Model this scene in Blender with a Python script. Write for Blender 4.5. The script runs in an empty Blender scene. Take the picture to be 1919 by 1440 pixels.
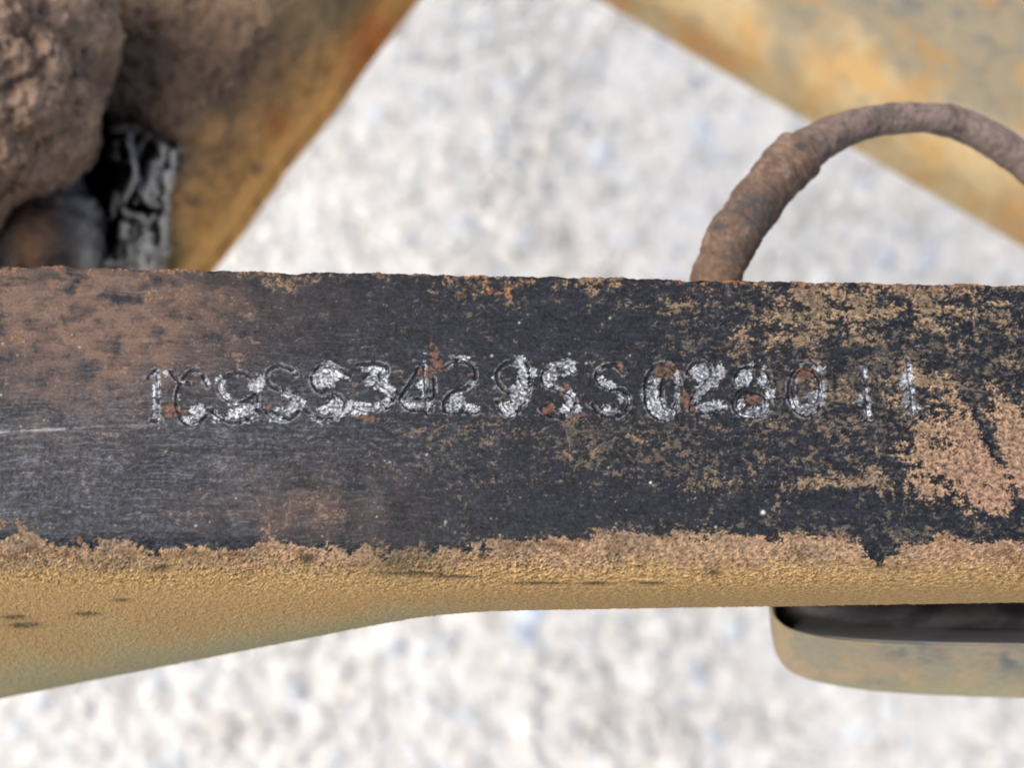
import bpy, bmesh, math, random
import numpy as np
from mathutils import Vector

# ------------------------------------------------------------------ camera, sky, sun, exposure
S = bpy.context.scene
COL = S.collection
H = 0.65                      # height of the rail's face above the ground (m)
W_PX, H_PX = 1919.0, 1440.0
LENS = 45.0
F = LENS / 36.0 * W_PX        # focal length in photograph pixels
TH = math.radians(19.3)       # tilt of the view away from straight down
DIST = 0.24
cam_d = bpy.data.cameras.new('camera'); cam = bpy.data.objects.new('camera', cam_d); COL.objects.link(cam)
cam_d.lens = LENS; cam_d.sensor_width = 36.0; cam_d.clip_start = 0.005; cam_d.clip_end = 500
cam.location = (0, -DIST * math.sin(TH), H + DIST * math.cos(TH)); cam.rotation_euler = (TH, 0, 0)
cam_d.dof.use_dof = True; cam_d.dof.focus_distance = 0.236; cam_d.dof.aperture_fstop = 9.8
S.camera = cam

SUN_EL, SUN_AZ = 60.0, 268.0    # degrees; azimuth clockwise from +Y (top of the picture)
world = bpy.data.worlds.new('World'); S.world = world; world.use_nodes = True
wn = world.node_tree.nodes; bg = wn['Background']
sky = wn.new('ShaderNodeTexSky'); sky.sky_type = 'NISHITA'; sky.sun_disc = False
sky.sun_elevation = math.radians(SUN_EL); sky.sun_rotation = math.radians(SUN_AZ)
sky.air_density = 0.8; sky.dust_density = 7.0; sky.ozone_density = 1.0
world.node_tree.links.new(sky.outputs[0], bg.inputs[0]); bg.inputs[1].default_value = 0.15
sun_d = bpy.data.lights.new('sun', 'SUN'); sun = bpy.data.objects.new('sun', sun_d); COL.objects.link(sun)
sun_d.energy = 1.15; sun_d.angle = math.radians(60); sun_d.color = (1.0, 0.965, 0.885)
el, az = math.radians(SUN_EL), math.radians(SUN_AZ)
sdir = Vector((math.sin(az) * math.cos(el), math.cos(az) * math.cos(el), math.sin(el)))
sun.rotation_euler = sdir.to_track_quat('Z', 'Y').to_euler(); sun.location = (0, 0, 3)
S.view_settings.view_transform = 'Standard'; S.view_settings.look = 'None'
S.view_settings.exposure = 0.60; S.view_settings.gamma = 1.0

# ------------------------------------------------------------------ helpers
CAM = np.array(cam.location)
RT = np.array([1.0, 0, 0]); UP = np.array([0, math.cos(TH), math.sin(TH)]); FW = np.array([0, math.sin(TH), -math.cos(TH)])
def at(u, v, z):
    """point of the place at height z (relative to the rail face) seen at picture position u, v"""
    u, v, z = np.broadcast_arrays(np.asarray(u, float), np.asarray(v, float), np.asarray(z, float))
    ray = ((u - W_PX / 2) / F)[..., None] * RT + ((H_PX / 2 - v) / F)[..., None] * UP + FW
    t = (H + z - CAM[2]) / ray[..., 2]
    return CAM + ray * t[..., None]
def proj(P):
    d = P - CAM; w = d @ FW
    return W_PX / 2 + F * (d @ RT) / w, H_PX / 2 - F * (d @ UP) / w

def _hash(i, j, seed):
    h = (i * 374761393 + j * 668265263 + seed * 1274126177) & 0xffffffff
    h = ((h ^ (h >> 13)) * 1274126177) & 0xffffffff
    return (h ^ (h >> 16)) & 255
_G = np.stack([np.cos(np.arange(256) * 2 * math.pi / 256), np.sin(np.arange(256) * 2 * math.pi / 256)])
def perlin(x, y, seed=0):
    xi = np.floor(x).astype(np.int64); yi = np.floor(y).astype(np.int64)
    xf = x - xi; yf = y - yi
    sx = xf * xf * xf * (xf * (xf * 6 - 15) + 10); sy = yf * yf * yf * (yf * (yf * 6 - 15) + 10)
    def g(a, b):
        h = _hash(xi + a, yi + b, seed); return _G[0][h] * (xf - a) + _G[1][h] * (yf - b)
    n0 = g(0, 0) * (1 - sx) + g(1, 0) * sx; n1 = g(0, 1) * (1 - sx) + g(1, 1) * sx
    return (n0 * (1 - sy) + n1 * sy) * 1.5
def fbm(x, y, octv=4, seed=0, gain=0.5, lac=2.03):
    a, s, t = 1.0, np.zeros_like(x), 0.0
    for o in range(octv):
        s += a * perlin(x, y, seed + o * 17); t += a; x = x * lac + 3.7; y = y * lac - 1.3; a *= gain
    return s / (0.71 * math.sqrt(sum(gain ** (2 * o) for o in range(octv))))      # about unit spread
_g3 = np.random.default_rng(1).normal(size=(256, 3)); _g3 /= np.linalg.norm(_g3, axis=1, keepdims=True)
def n3(P, f, seed=0, octv=3):
    """noise in space"""
    out = np.zeros(P.shape[:-1]); amp = 1.0
    for o in range(octv):
        q = P * (f * 2.03 ** o) + 11.3 * o + seed * 0.71
        qi = np.floor(q).astype(np.int64); qf = q - qi; w = qf ** 3 * (qf * (qf * 6 - 15) + 10)
        for c in range(8):
            d = np.array([c & 1, (c >> 1) & 1, (c >> 2) & 1])
            hsh = _hash(qi[..., 0] + d[0] + 57 * (qi[..., 2] + d[2]), qi[..., 1] + d[1] - 131 * (qi[..., 2] + d[2]), seed + o * 17)
            out += amp * (_g3[hsh] * (qf - d)).sum(-1) * np.where(d, w, 1 - w).prod(-1)
        amp *= 0.55
    return out * 1.75
def sm(a, b, x):
    t = np.clip((x - a) / (b - a), 0, 1); return t * t * (3 - 2 * t)
def gz(u, v, cu, cv, su, sv, amp=1.0, rot=0.0):
    c, s = math.cos(math.radians(rot)), math.sin(math.radians(rot))
    du, dv = u - cu, v - cv
    a, b = (du * c + dv * s) / su, (-du * s + dv * c) / sv
    return amp * np.exp(-0.5 * (a * a + b * b))
def lin(c):
    c = np.asarray(c, float) / 255.0
    return np.where(c <= 0.04045, c / 12.92, ((c + 0.055) / 1.055) ** 2.4)
LIGHT = np.array([1.25, 1.25, 1.25])
def A(*c): return lin(c) / LIGHT           # surface colour that reads as c under this daylight
def mix(a, b, t):
    return a * (1 - t[..., None]) + b * t[..., None]
def catmull(pts, n=10, closed=False):
    p = np.asarray(pts, float)
    p = np.concatenate([p[-1:], p, p[:2]]) if closed else np.concatenate([2 * p[:1] - p[1:2], p, 2 * p[-1:] - p[-2:-1]])
    out = []
    for i in range(1, len(p) - 2):
        t = np.linspace(0, 1, n, endpoint=False)[:, None]
        a, b, c, d = p[i - 1], p[i], p[i + 1], p[i + 2]
        out.append(0.5 * ((2 * b) + (c - a) * t + (2 * a - 5 * b + 4 * c - d) * t ** 2 + (3 * b - a - 3 * c + d) * t ** 3))
    if not closed: out.append(p[-2:-1])
    return np.concatenate(out)
def polydist(u, v, pl):
    d = np.full(u.shape, 1e9)
    for i in range(len(pl) - 1):
        a, b = pl[i], pl[i + 1]; ab = b - a; L = max(ab @ ab, 1e-9)
        t = np.clip(((u - a[0]) * ab[0] + (v - a[1]) * ab[1]) / L, 0, 1)
        d = np.minimum(d, np.hypot(u - a[0] - ab[0] * t, v - a[1] - ab[1] * t))
    return d
def inpoly(u, v, pl):
    r = np.zeros(u.shape, bool); n = len(pl)
    for i in range(n):
        x1, y1 = pl[i]; x2, y2 = pl[(i + 1) % n]
        if y1 == y2: continue
        c = ((y1 > v) != (y2 > v)) & (u < (x2 - x1) * (v - y1) / (y2 - y1) + x1); r ^= c
    return r

def surface(name, mat_bump=0.25, bump_mm=0.25, var=0.25, spec=0.3):
    """procedural material: colour, roughness and metal come from the object's own wear attributes, fine grain from noise"""
    m = bpy.data.materials.new(name); m.use_nodes = True
    nt = m.node_tree; n = nt.nodes; l = nt.links; b = n['Principled BSDF']; b.inputs['Specular IOR Level'].default_value = spec
    def attr(a):
        x = n.new('ShaderNodeAttribute'); x.attribute_name = a; return x
    tc = n.new('ShaderNodeTexCoord')
    no = n.new('ShaderNodeTexNoise'); no.inputs['Scale'].default_value = 1000.0 / (bump_mm * 2.5); no.inputs['Detail'].default_value = 5; no.inputs['Roughness'].default_value = 0.65
    l.new(tc.outputs['Object'], no.inputs['Vector'])
    mr = n.new('ShaderNodeMapRange'); mr.inputs[1].default_value = 0.25; mr.inputs[2].default_value = 0.75; mr.inputs[3].default_value = 1 - var; mr.inputs[4].default_value = 1 + var
    l.new(no.outputs['Fac'], mr.inputs[0])
    mx = n.new('ShaderNodeVectorMath'); mx.operation = 'SCALE'
    l.new(attr('col').outputs['Color'], mx.inputs[0]); l.new(mr.outputs[0], mx.inputs['Scale']); l.new(mx.outputs[0], b.inputs['Base Color'])
    l.new(attr('rough').outputs['Fac'], b.inputs['Roughness']); l.new(attr('metal').outputs['Fac'], b.inputs['Metallic'])
    bp = n.new('ShaderNodeBump'); bp.inputs['Strength'].default_value = mat_bump; bp.inputs['Distance'].default_value = bump_mm * 0.001
    l.new(no.outputs['Fac'], bp.inputs['Height']); l.new(bp.outputs[0], b.inputs['Normal'])
    return m

def mesh_obj(name, V, Q, mat, col=None, rough=None, metal=None, nrm=None, parent=None):
    """one mesh object from arrays; Q is (n,3) or (n,4)"""
    me = bpy.data.meshes.new(name); k = Q.shape[1]
    me.vertices.add(len(V)); me.vertices.foreach_set('co', np.ascontiguousarray(V, np.float32).ravel())
    me.loops.add(Q.size); me.loops.foreach_set('vertex_index', np.ascontiguousarray(Q, np.int32).ravel())
    me.polygons.add(len(Q)); me.polygons.foreach_set('loop_start', np.arange(0, Q.size, k, dtype=np.int32))
    me.polygons.foreach_set('loop_total', np.full(len(Q), k, np.int32))
    me.update(calc_edges=True)
    me.polygons.foreach_set('use_smooth', np.ones(len(Q), bool))
    if col is not None:
        a = me.attributes.new('col', 'FLOAT_COLOR', 'POINT')
        a.data.foreach_set('color', np.concatenate([np.clip(col, 0, 1), np.ones((len(V), 1))], 1).astype(np.float32).ravel())
    for nm, arr, dflt in (('rough', rough, 0.8), ('metal', metal, 0.0)):
        a = me.attributes.new(nm, 'FLOAT', 'POINT')
        a.data.foreach_set('value', (np.full(len(V), dflt) if arr is None else arr).astype(np.float32))
    if nrm is not None: me.normals_split_custom_set_from_vertices(nrm.astype(np.float32))
    me.materials.append(mat)
    o = bpy.data.objects.new(name, me); COL.objects.link(o)
    if parent is not None: o.parent = parent
    return o
def gridq(ny, nx, wrap_x=False):
    i = np.arange(ny * nx).reshape(ny, nx)
    if wrap_x: i = np.concatenate([i, i[:, :1]], 1)
    return np.stack([i[:-1, :-1], i[:-1, 1:], i[1:, 1:], i[1:, :-1]], -1)
def gnormals(P):
    a = np.gradient(P, axis=1); b = np.gradient(P, axis=0); n = np.cross(a, b)
    return n / np.maximum(np.linalg.norm(n, axis=-1, keepdims=True), 1e-12)
def tag(o, label=None, cat=None, group=None, kind=None):
    for k, v in (('label', label), ('category', cat), ('group', group), ('kind', kind)):
        if v: o[k] = v
def pick(V, Q, *arrs):
    ids, inv = np.unique(Q, return_inverse=True)
    return [V[ids], inv.reshape(Q.shape)] + [a[ids] for a in arrs]

# ------------------------------------------------------------------ ground and gravel
gm = bpy.data.materials.new('pale_gravel_dust'); gm.use_nodes = True
nt = gm.node_tree; n = nt.nodes; l = nt.links; b = n['Principled BSDF']; b.inputs['Roughness'].default_value = 0.95
tc = n.new('ShaderNodeTexCoord'); vo = n.new('ShaderNodeTexVoronoi'); vo.inputs['Scale'].default_value = 110
no = n.new('ShaderNodeTexNoise'); no.inputs['Scale'].default_value = 12; no.inputs['Detail'].default_value = 8
l.new(tc.outputs['Object'], vo.inputs['Vector']); l.new(tc.outputs['Object'], no.inputs['Vector'])
cr = n.new('ShaderNodeValToRGB'); cr.color_ramp.elements[0].color = (.45, .455, .45, 1); cr.color_ramp.elements[1].color = (.64, .645, .63, 1)
mxn = n.new('ShaderNodeMath'); mxn.operation = 'ADD'; sep = n.new('ShaderNodeSeparateColor'); l.new(vo.outputs['Color'], sep.inputs[0])
hf = n.new('ShaderNodeMath'); hf.operation = 'MULTIPLY'; hf.inputs[1].default_value = 0.5; l.new(sep.outputs[0], hf.inputs[0])
hg = n.new('ShaderNodeMath'); hg.operation = 'MULTIPLY'; hg.inputs[1].default_value = 0.55; l.new(no.outputs['Fac'], hg.inputs[0])
l.new(hf.outputs[0], mxn.inputs[0]); l.new(hg.outputs[0], mxn.inputs[1]); l.new(mxn.outputs[0], cr.inputs[0]); l.new(cr.outputs[0], b.inputs['Base Color'])
bp = n.new('ShaderNodeBump'); bp.inputs['Strength'].default_value = 0.6; bp.inputs['Distance'].default_value = 0.004
l.new(vo.outputs['Distance'], bp.inputs['Height']); l.new(bp.outputs[0], b.inputs['Normal'])
g = np.linspace(-1, 1, 61); g = np.sign(g) * np.abs(g) ** 4 * 150
gx, gy = np.meshgrid(g, g); gz_ = 0.004 * fbm(gx * 6, gy * 6, 3, 3)
ground = mesh_obj('ground', np.stack([gx, gy, gz_], -1).reshape(-1, 3), gridq(61, 61).reshape(-1, 4), gm)
tag(ground, kind='structure')

rng = np.random.default_rng(7)
bm = bmesh.new(); bmesh.ops.create_icosphere(bm, subdivisions=1, radius=1.0)
bv = np.array([v.co[:] for v in bm.verts]); bf = np.array([[v.index for v in f.verts] for f in bm.faces]); bm.free()
NS = 33000
sx = rng.uniform(-0.74, 0.74, NS); sy = rng.uniform(-0.45, 0.90, NS)
rad = np.clip(rng.lognormal(math.log(0.0038), 0.42, NS), 0.0016, 0.011)
sc = rad[:, None] * rng.uniform(0.7, 1.3, (NS, 3)); sc[:, 2] *= 0.5
ang = rng.uniform(0, 2 * math.pi, NS)
jit = rng.uniform(0.72, 1.25, (NS, len(bv), 1))
V = bv[None] * jit * sc[:, None]
c, s = np.cos(ang)[:, None], np.sin(ang)[:, None]
V = np.stack([V[..., 0] * c - V[..., 1] * s, V[..., 0] * s + V[..., 1] * c, V[..., 2]], -1)
V[..., 0] += sx[:, None]; V[..., 1] += sy[:, None]; V[..., 2] += (0.0018 + rad * 0.02)[:, None]
Q = (bf[None] + (np.arange(NS) * len(bv))[:, None, None]).reshape(-1, 3)
kind = rng.random(NS)
tone = np.clip(rng.normal(0.515, 0.05, NS) + 0.085 * fbm(sx * 38, sy * 38, 3, 8), 0.3, 0.85)
tint = np.where((kind < 0.16)[:, None], np.array([0.90, 0.96, 1.04]), np.where((kind < 0.5)[:, None], np.array([1.03, 0.99, 0.94]), np.array([1.01, 0.995, 0.965])))
sc_col = tone[:, None] * tint * np.array([.975, 1.0, .998]) * (1 + np.array([-.07, -.005, .06]) * sm(.35, .9, fbm(sx * 30 + 5, sy * 30, 2, 15))[:, None])
col = np.repeat(sc_col, len(bv), 0)
stone_mat = surface('crushed_stone', 0.3, 1.0, 0.12)
grav = mesh_obj('gravel', V.reshape(-1, 3), Q, stone_mat, col, np.full(len(col), 0.85))
me = grav.data; me.polygons.foreach_set('use_smooth', np.zeros(len(me.polygons), bool))
tag(grav, 'loose pale crushed stone gravel spread over the ground below the rail', 'gravel', kind='stuff')

# ------------------------------------------------------------------ stamped rail
MM = 0.001
pN = at([0, 1919], [498, 535], 0); pS = at([0, 1919], [985, 992], 0)
def line(p, x): return p[0, 1] + (x - p[0, 0]) * (p[1, 1] - p[0, 1]) / (p[1, 0] - p[0, 0])
us = np.linspace(-1400, 3400, 1200)
left = np.logaddexp(0, (830 - us) / 45.0) * 45.0
vB = 1146 - 0.016 * np.clip(us - 830, 0, None) + 0.197 * left
zB = (-22 - 44 * np.clip(left, 0, 1100) / 830) * MM
PB = at(us, vB, zB)
dx = 0.17 * MM
xd = np.arange(-0.107, 0.107, dx); ext = np.linspace(0.4, 14, 24).cumsum(); ext = ext / ext[-1] * 0.19
xs = np.concatenate([(-0.107 - ext)[::-1], xd, xd[-1] + ext])
nx = len(xs)
yn, ys = line(pN, xs), line(pS, xs)
yb, zb = np.interp(xs, PB[:, 0], PB[:, 1]), np.interp(xs, PB[:, 0], PB[:, 2]) - H
rough_edge = (0.35 * fbm(xs * 130, xs * 0 + 2.2, 4, 41) + 0.18 * perlin(xs * 900, xs * 0 + 7.7, 43)) * MM
yn = yn + rough_edge
rows = []
r0 = 0.7 * MM
for z in (-26, -16, -7, -2.5): rows.append((yn, np.full(nx, z * MM)))
for a in np.linspace(0, 90, 6):
    rows.append((yn - r0 + r0 * math.cos(math.radians(a)), np.full(nx, -r0 + r0 * math.sin(math.radians(a)))))
NT = 300
for t in np.linspace(0, 1, NT + 1)[1:]: rows.append((yn - r0 + (ys - yn + r0) * t, np.zeros(nx)))
NB = 165
k1 = np.minimum(9.5 * MM, (ys - yb) * 0.9); k2 = np.minimum(16 * MM, 0.75 * -zb)
for t in np.linspace(0, 1, NB + 1)[1:]:
    c0, c1, c2, c3 = (1 - t) ** 3, 3 * t * (1 - t) ** 2, 3 * t * t * (1 - t), t ** 3
    rows.append((c0 * ys + c1 * (ys - k1) + c2 * yb + c3 * yb, c2 * (zb + k2) + c3 * zb))
for a in np.linspace(20, 90, 5):
    rl = 2.5 * MM; rows.append((yb + rl - rl * math.cos(math.radians(a)), zb - rl * math.sin(math.radians(a))))
rows.append((yb + 4 * MM, zb - 2.5 * MM)); rows.append((yb + 4.5 * MM, zb + 6 * MM)); rows.append((ys - 1 * MM, np.full(nx, -7 * MM))); rows.append((yn - 6 * MM, np.full(nx, -7 * MM))); rows.append((yn - 6 * MM, np.full(nx, -26 * MM))); rows.append((yn, np.full(nx, -26 * MM)))
Y = np.stack([r[0] for r in rows]); Z = np.stack([r[1] for r in rows]); X = np.broadcast_to(xs, Y.shape)
P0 = np.stack([X, Y, Z + H], -1); ny = len(rows)
N = gnormals(P0); 
if N[150, nx // 2, 2] < 0: N = -N
U, Vv = proj(P0)
hid = np.zeros((ny, 1), bool); hid[-9:] = True; hid[:4] = True
# arc length down the section, for grain that follows the surface
Tm = np.concatenate([np.zeros((1, nx)), np.cumsum(np.hypot(np.diff(Y, axis=0), np.diff(Z, axis=0)), 0)], 0) * 1000
Xm = X * 1000
n_lo = fbm(Xm * 0.07, Tm * 0.09, 3, 1); n_mid = fbm(Xm * 0.22, Tm * 0.30, 5, 11, 0.62); n_fine = fbm(Xm * 0.9, Tm * 1.1, 4, 21, 0.65)
n_grit = fbm(Xm * 2.3, Tm * 2.6, 2, 31); n_str = fbm(Xm * 0.07, Tm * 1.1, 4, 51, 0.6); n_str2 = fbm(Xm * 0.14, Tm * 2.6, 3, 61)
n_pat = fbm(Xm * 0.13 + 0.5 * n_mid, Tm * 0.17, 3, 71)

# --- how much dried mud / rust stays on each spot
D = np.full(U.shape, -0.66)
top = U * 0.0193 + 503
D += 0.75 * np.exp(-np.clip(Vv - top, 0, None) / 26)
for g_ in [(150, 560, 210, 38, .50), (40, 640, 45, 30, .5), (300, 580, 90, 28, .42), (560, 535, 120, 20, .45), (820, 555, 70, 22, .35), (930, 545, 55, 24, .7),
           (1090, 548, 120, 20, .45), (1500, 585, 125, 45, .85), (1760, 590, 150, 42, .72), (1440, 640, 60, 25, .45), (1290, 560, 50, 30, .2),
           (1620, 720, 130, 60, .42), (1740, 700, 60, 40, .35), (1450, 690, 90, 40, .22), (1420, 905, 90, 11, .55), (1150, 835, 55, 26, .5), (1330, 835, 70, 22, .36),
           (1580, 905, 75, 22, .62), (1480, 880, 200, 70, .22), (1820, 905, 92, 62, 1.02), (1890, 800, 66, 80, 1.0), (1755, 820, 55, 70, .62), (1690, 780, 70, 50, .35), (1950, 900, 60, 90, 1.0),
           (640, 965, 55, 45, .45), (1050, 985, 90, 14, .5), (800, 980, 60, 22, .3), (880, 825, 40, 20, .3), (770, 830, 50, 14, .3), (1000, 930, 40, 12, .35), (1100, 930, 40, 14, .4),
           (600, 905, 80, 25, .25), (1655, 985, 50, 20, -.5), (1880, 690, 55, 28, -.3), (1050, 640, 220, 70, -.25), (700, 900, 200, 60, -.12), (1400, 960, 300, 18, -.45), (1650, 650, 130, 18, -.4),
           (1480, 560, 30, 30, -.2), (520, 680, 150, 60, -.25), (1300, 660, 90, 60, -.1), (1880, 985, 80, 14, -.6), (1560, 800, 100, 30, -.25), (380, 690, 50, 18, .12), (480, 660, 40, 14, .2)]:
    D += gz(U, Vv, *g_)
vb = np.interp(U, [-300, 0, 60, 110, 200, 300, 480, 600, 700, 760, 900, 1050, 1200, 1330, 1500, 1600, 1660, 1760, 1919, 2200],
               [985, 980, 990, 1012, 1000, 1012, 1005, 1003, 1016, 1024, 1010, 998, 994, 992, 996, 1002, 1040, 1000, 1024, 1010])
D += np.clip((Vv - vb + 14 * n_pat) / 18, -0.55, 2.4)
diag = polydist(U, Vv, np.array([[1795, 700], [1830, 760], [1880, 870], [1930, 990.]]))
D -= 1.2 * np.exp(-(diag / 14) ** 2) * (.75 + .6 * n_lo).clip(.2, 1.2)
right = sm(800, 1500, U)
cov = D + 0.55 * n_mid + 0.30 * n_fine + 0.20 * n_grit * (0.5 + right) + 0.14 * n_str * right + 0.30 * n_pat + .18 * n_lo + .20 * right
dirt = sm(-0.07, 0.17, cov)
thin = sm(-0.42, 0.0, cov) * 0.45                   # film of dust round the patches

paint = np.broadcast_to(np.array([.0105, .0130, .0180]), P0.shape).copy()
grey = np.clip(gz(U, Vv, 150, 850, 330, 120, 1.0) + gz(U, Vv, 480, 800, 250, 120, .35) + gz(U, Vv, 0, 950, 120, 60, .5), 0, 1)
paint = mix(paint, np.array([.035, .038, .047]), np.clip(grey * (0.62 + 0.35 * n_str + 0.3 * n_fine + .3 * n_lo), 0, 1))
paint = mix(paint, np.array([.095, .11, .13]), np.clip(sm(.22, .55, n_str2 + .25 * n_fine) * (grey * .35 + .05), 0, 1))
paint *= (1 + 0.5 * n_fine + 0.35 * n_grit + .3 * n_mid)[..., None].clip(.3, 2.5)
smear = np.clip(gz(U, Vv, 90, 560, 230, 55) + gz(U, Vv, 240, 640, 140, 70, .5) + gz(U, Vv, 130, 690, 90, 90, .45) + gz(U, Vv, 560, 950, 130, 50, .35), 0, 1)
paint = mix(paint, np.array([.135, .084, .060]), np.clip(smear * (0.66 + 0.5 * n_mid + .15 * n_str + .3 * n_pat), 0, .9))
film = np.array([.088, .072, .055])
paint = mix(paint, film, thin * np.clip(.6 + n_fine, 0, 1))
# thin brown flakes of dust that cling to the middle of the face
n_flk = fbm(Xm * 0.42 + .6 * n_mid, Tm * 0.56 + .5 * n_pat, 5, 141, .70)
cov2 = -.50 + .20 * sm(1000, 1500, U) + .16 * sm(560, 900, U) + gz(U, Vv, 1120, 820, 90, 45, .35) + gz(U, Vv, 1640, 720, 110, 50, .30) + gz(U, Vv, 820, 820, 120, 22, .22) + gz(U, Vv, 600, 950, 60, 50, .5) + gz(U, Vv, 420, 640, 200, 60, .22) - gz(U, Vv, 1000, 640, 330, 50, .14) - gz(U, Vv, 1350, 955, 330, 22, .3) + .44 * n_flk + .16 * n_mid + .12 * n_lo + .20 * n_fine + .16 * n_grit
flk = sm(-.06, .14, cov2) * (.72 + .6 * n_fine + .3 * n_lo).clip(.25, 1)
flkc = mix(np.broadcast_to(A(98, 90, 78), P0.shape), A(128, 110, 90), sm(0, .7, n_pat + .6 * n_mid))
paint = mix(paint, flkc * (1 + .35 * n_fine + .25 * n_grit)[..., None].clip(.3, 2), flk * .60)
tan, pink, gbrown, rust, ochre = A(150, 127, 101), A(150, 121, 101), A(116, 102, 84), A(134, 94, 66), A(168, 139, 94)
dc = mix(np.broadcast_to(tan, P0.shape), gbrown, sm(-.25, .35, n_pat + .3 * n_mid - gz(U, Vv, 1840, 880, 90, 130, 1) - sm(985, 1040, Vv) * .3 + gz(U, Vv, 1100, 820, 400, 60, .3)))
dc = mix(dc, pink, np.clip(gz(U, Vv, 1850, 900, 90, 110, .9) + gz(U, Vv, 1100, 1030, 900, 40, .2), 0, 1))
dc = mix(dc, rust, np.clip(gz(U, Vv, 930, 540, 50, 25, .9) + gz(U, Vv, 1330, 538, 60, 14, .9) + gz(U, Vv, 300, 585, 110, 25, .65) + gz(U, Vv, 10, 645, 30, 22, .9) + gz(U, Vv, 60, 530, 160, 30, .45) + .5 * np.exp(-np.clip(Vv - top, 0, None) / 7), 0, 1) * (0.8 + .5 * n_mid).clip(0, 1))
dc = mix(dc, np.array([.115, .072, .055]), np.clip(gz(U, Vv, 100, 555, 230, 45, .8), 0, 1))
och = sm(1035, 1085, Vv + 14 * n_mid)
dc = mix(dc, ochre, och)
olive, olived = A(166, 148, 106), A(154, 148, 114)
ol = sm(0.30, 0.85, (Vv - 1100) / np.maximum(1150 + .197 * np.clip(830 - U, 0, None) - 1100, 30) + .18 * n_lo + .06 * n_mid) * sm(1150, 700, U)
dc = mix(dc, olive, ol)
dc = mix(dc, olived, sm(0.62, 1.0, (Vv - 1100) / np.maximum(1150 + .197 * np.clip(830 - U, 0, None) - 1100, 30) + .1 * n_lo) * sm(1100, 500, U))
crust = fbm(Xm * 0.75, Tm * 1.7, 5, 81, .68)
dc = mix(dc, A(108, 84, 62), sm(.15, .9, fbm(Xm * .16, Tm * .3, 4, 151, .6) + .5 * crust) * sm(980, 1010, Vv) * sm(1085, 1050, Vv) * .75)
dc = dc * (1 + (0.38 * n_fine + 0.34 * n_grit + .35 * crust * sm(990, 1040, Vv)) [..., None] * (1 - .7 * sm(1075, 1125, Vv))[..., None]).clip(.25, 2)  # grain tones; low spots of the crust also get crevice shade in colour
spots = np.zeros(U.shape)
for (a_, b_, c_, d_) in [(30, 1158, 22, 4), (48, 1173, 28, 5), (165, 1152, 22, 4), (230, 1126, 14, 3), (300, 1066, 18, 6), (770, 1076, 60, 4), (850, 1082, 40, 3), (1010, 1094, 45, 3), (1120, 1094, 26, 3), (1220, 1094, 22, 3), (1340, 1075, 14, 5), (580, 1048, 9, 7), (905, 1042, 8, 8)]:
    spots += np.exp(-(((U - a_) / c_) ** 2 + ((Vv - b_) / d_) ** 2) + 1.2 * n_fine)
dc = mix(dc, np.array([.05, .045, .03]), np.clip(spots * 1.1, 0, .85))
green = np.clip(gz(U, Vv, 755, 1050, 55, 25, .8) * (.7 + n_fine), 0, .8)
dc = mix(dc, np.array([.05, .052, .035]), green)
col = mix(paint, dc, dirt * (1 - sm(1010, 985, Vv) * (.24 - .3 * n_fine - .2 * n_pat).clip(0, .55)))
rough = 0.52 + 0.40 * dirt + .25 * flk * (1 - dirt) + .08 * n_fine + .12 * thin
metal = np.zeros(U.shape)
h = flk * (1 - dirt) * .045 + dirt * (0.10 + 0.10 * np.clip(n_fine, -.6, 1) + 0.07 * n_grit) + (1 - dirt) * (0.020 * n_fine + 0.012 * n_grit + 0.02 * n_str2)
h += sm(995, 1060, Vv) * sm(1125, 1050, Vv) * (0.22 * crust + .10 * n_grit) * (.75 + .8 * n_lo).clip(.15, 1.5) - .28 * np.clip(spots, 0, 1)
h -= 0.30 * np.exp(-(diag / 16) ** 2) * sm(690, 720, Vv)
# scratches in the paint
for pl, w_, dpt, br in [([(-20, 812), (60, 807), (120, 804)], 3.2, .03, .55), ([(120, 803), (200, 799), (290, 797)], 1.6, .03, .2), ([(225, 547), (262, 548), (300, 545), (342, 543)], 1.0, .04, .22),
                        ([(330, 842), (480, 842), (560, 847)], 1.4, .06, 0), ([(300, 946), (380, 948), (440, 948)], 1.4, .06, 0), ([(520, 850), (640, 862)], 1.0, .05, 0), ([(430, 962), (440, 985), (470, 975)], 5, .02, .14),
                        ([(1710, 640), (1800, 640), (1919, 655)], 2.0, .07, 0), ([(1120, 920), (1300, 925), (1440, 926)], 2, .07, 0), ([(1330, 655), (1460, 655), (1560, 660)], 1.8, .07, 0)]:
    m_ = np.exp(-(polydist(U, Vv, np.array(pl, float)) / w_) ** 2) * np.clip(.9 + 1.2 * n_str2 + .5 * n_fine, 0, 1)
    h -= dpt * m_
    col = mix(col, np.array([.34, .36, .38]) if br else np.array([.012, .012, .014]), m_ * (br if br else .8))
rg = np.random.default_rng(5)
for _ in range(90):
    a_, b_ = rg.uniform(0, 1919), rg.uniform(560, 990); r_ = rg.uniform(.9, 2.4)
    i0 = max(int(np.searchsorted(xs, at(a_, b_, 0)[0])) - 25, 0)
    sl = (slice(10, 330), slice(i0, i0 + 50))
    m_ = np.exp(-(((U[sl] - a_) ** 2 + (Vv[sl] - b_) ** 2) / r_ ** 2))
    col[sl] = mix(col[sl], np.array([.42, .42, .40]), m_ * rg.uniform(.2, .9))
for (a_, b_, r_) in [(1430, 961, 3.4), (310, 699, 3.2), (1219, 905, 2)]:
    col = mix(col, np.array([.7, .7, .68]), np.exp(-(((U - a_) ** 2 + (Vv - b_) ** 2) / r_ ** 2)))

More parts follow.
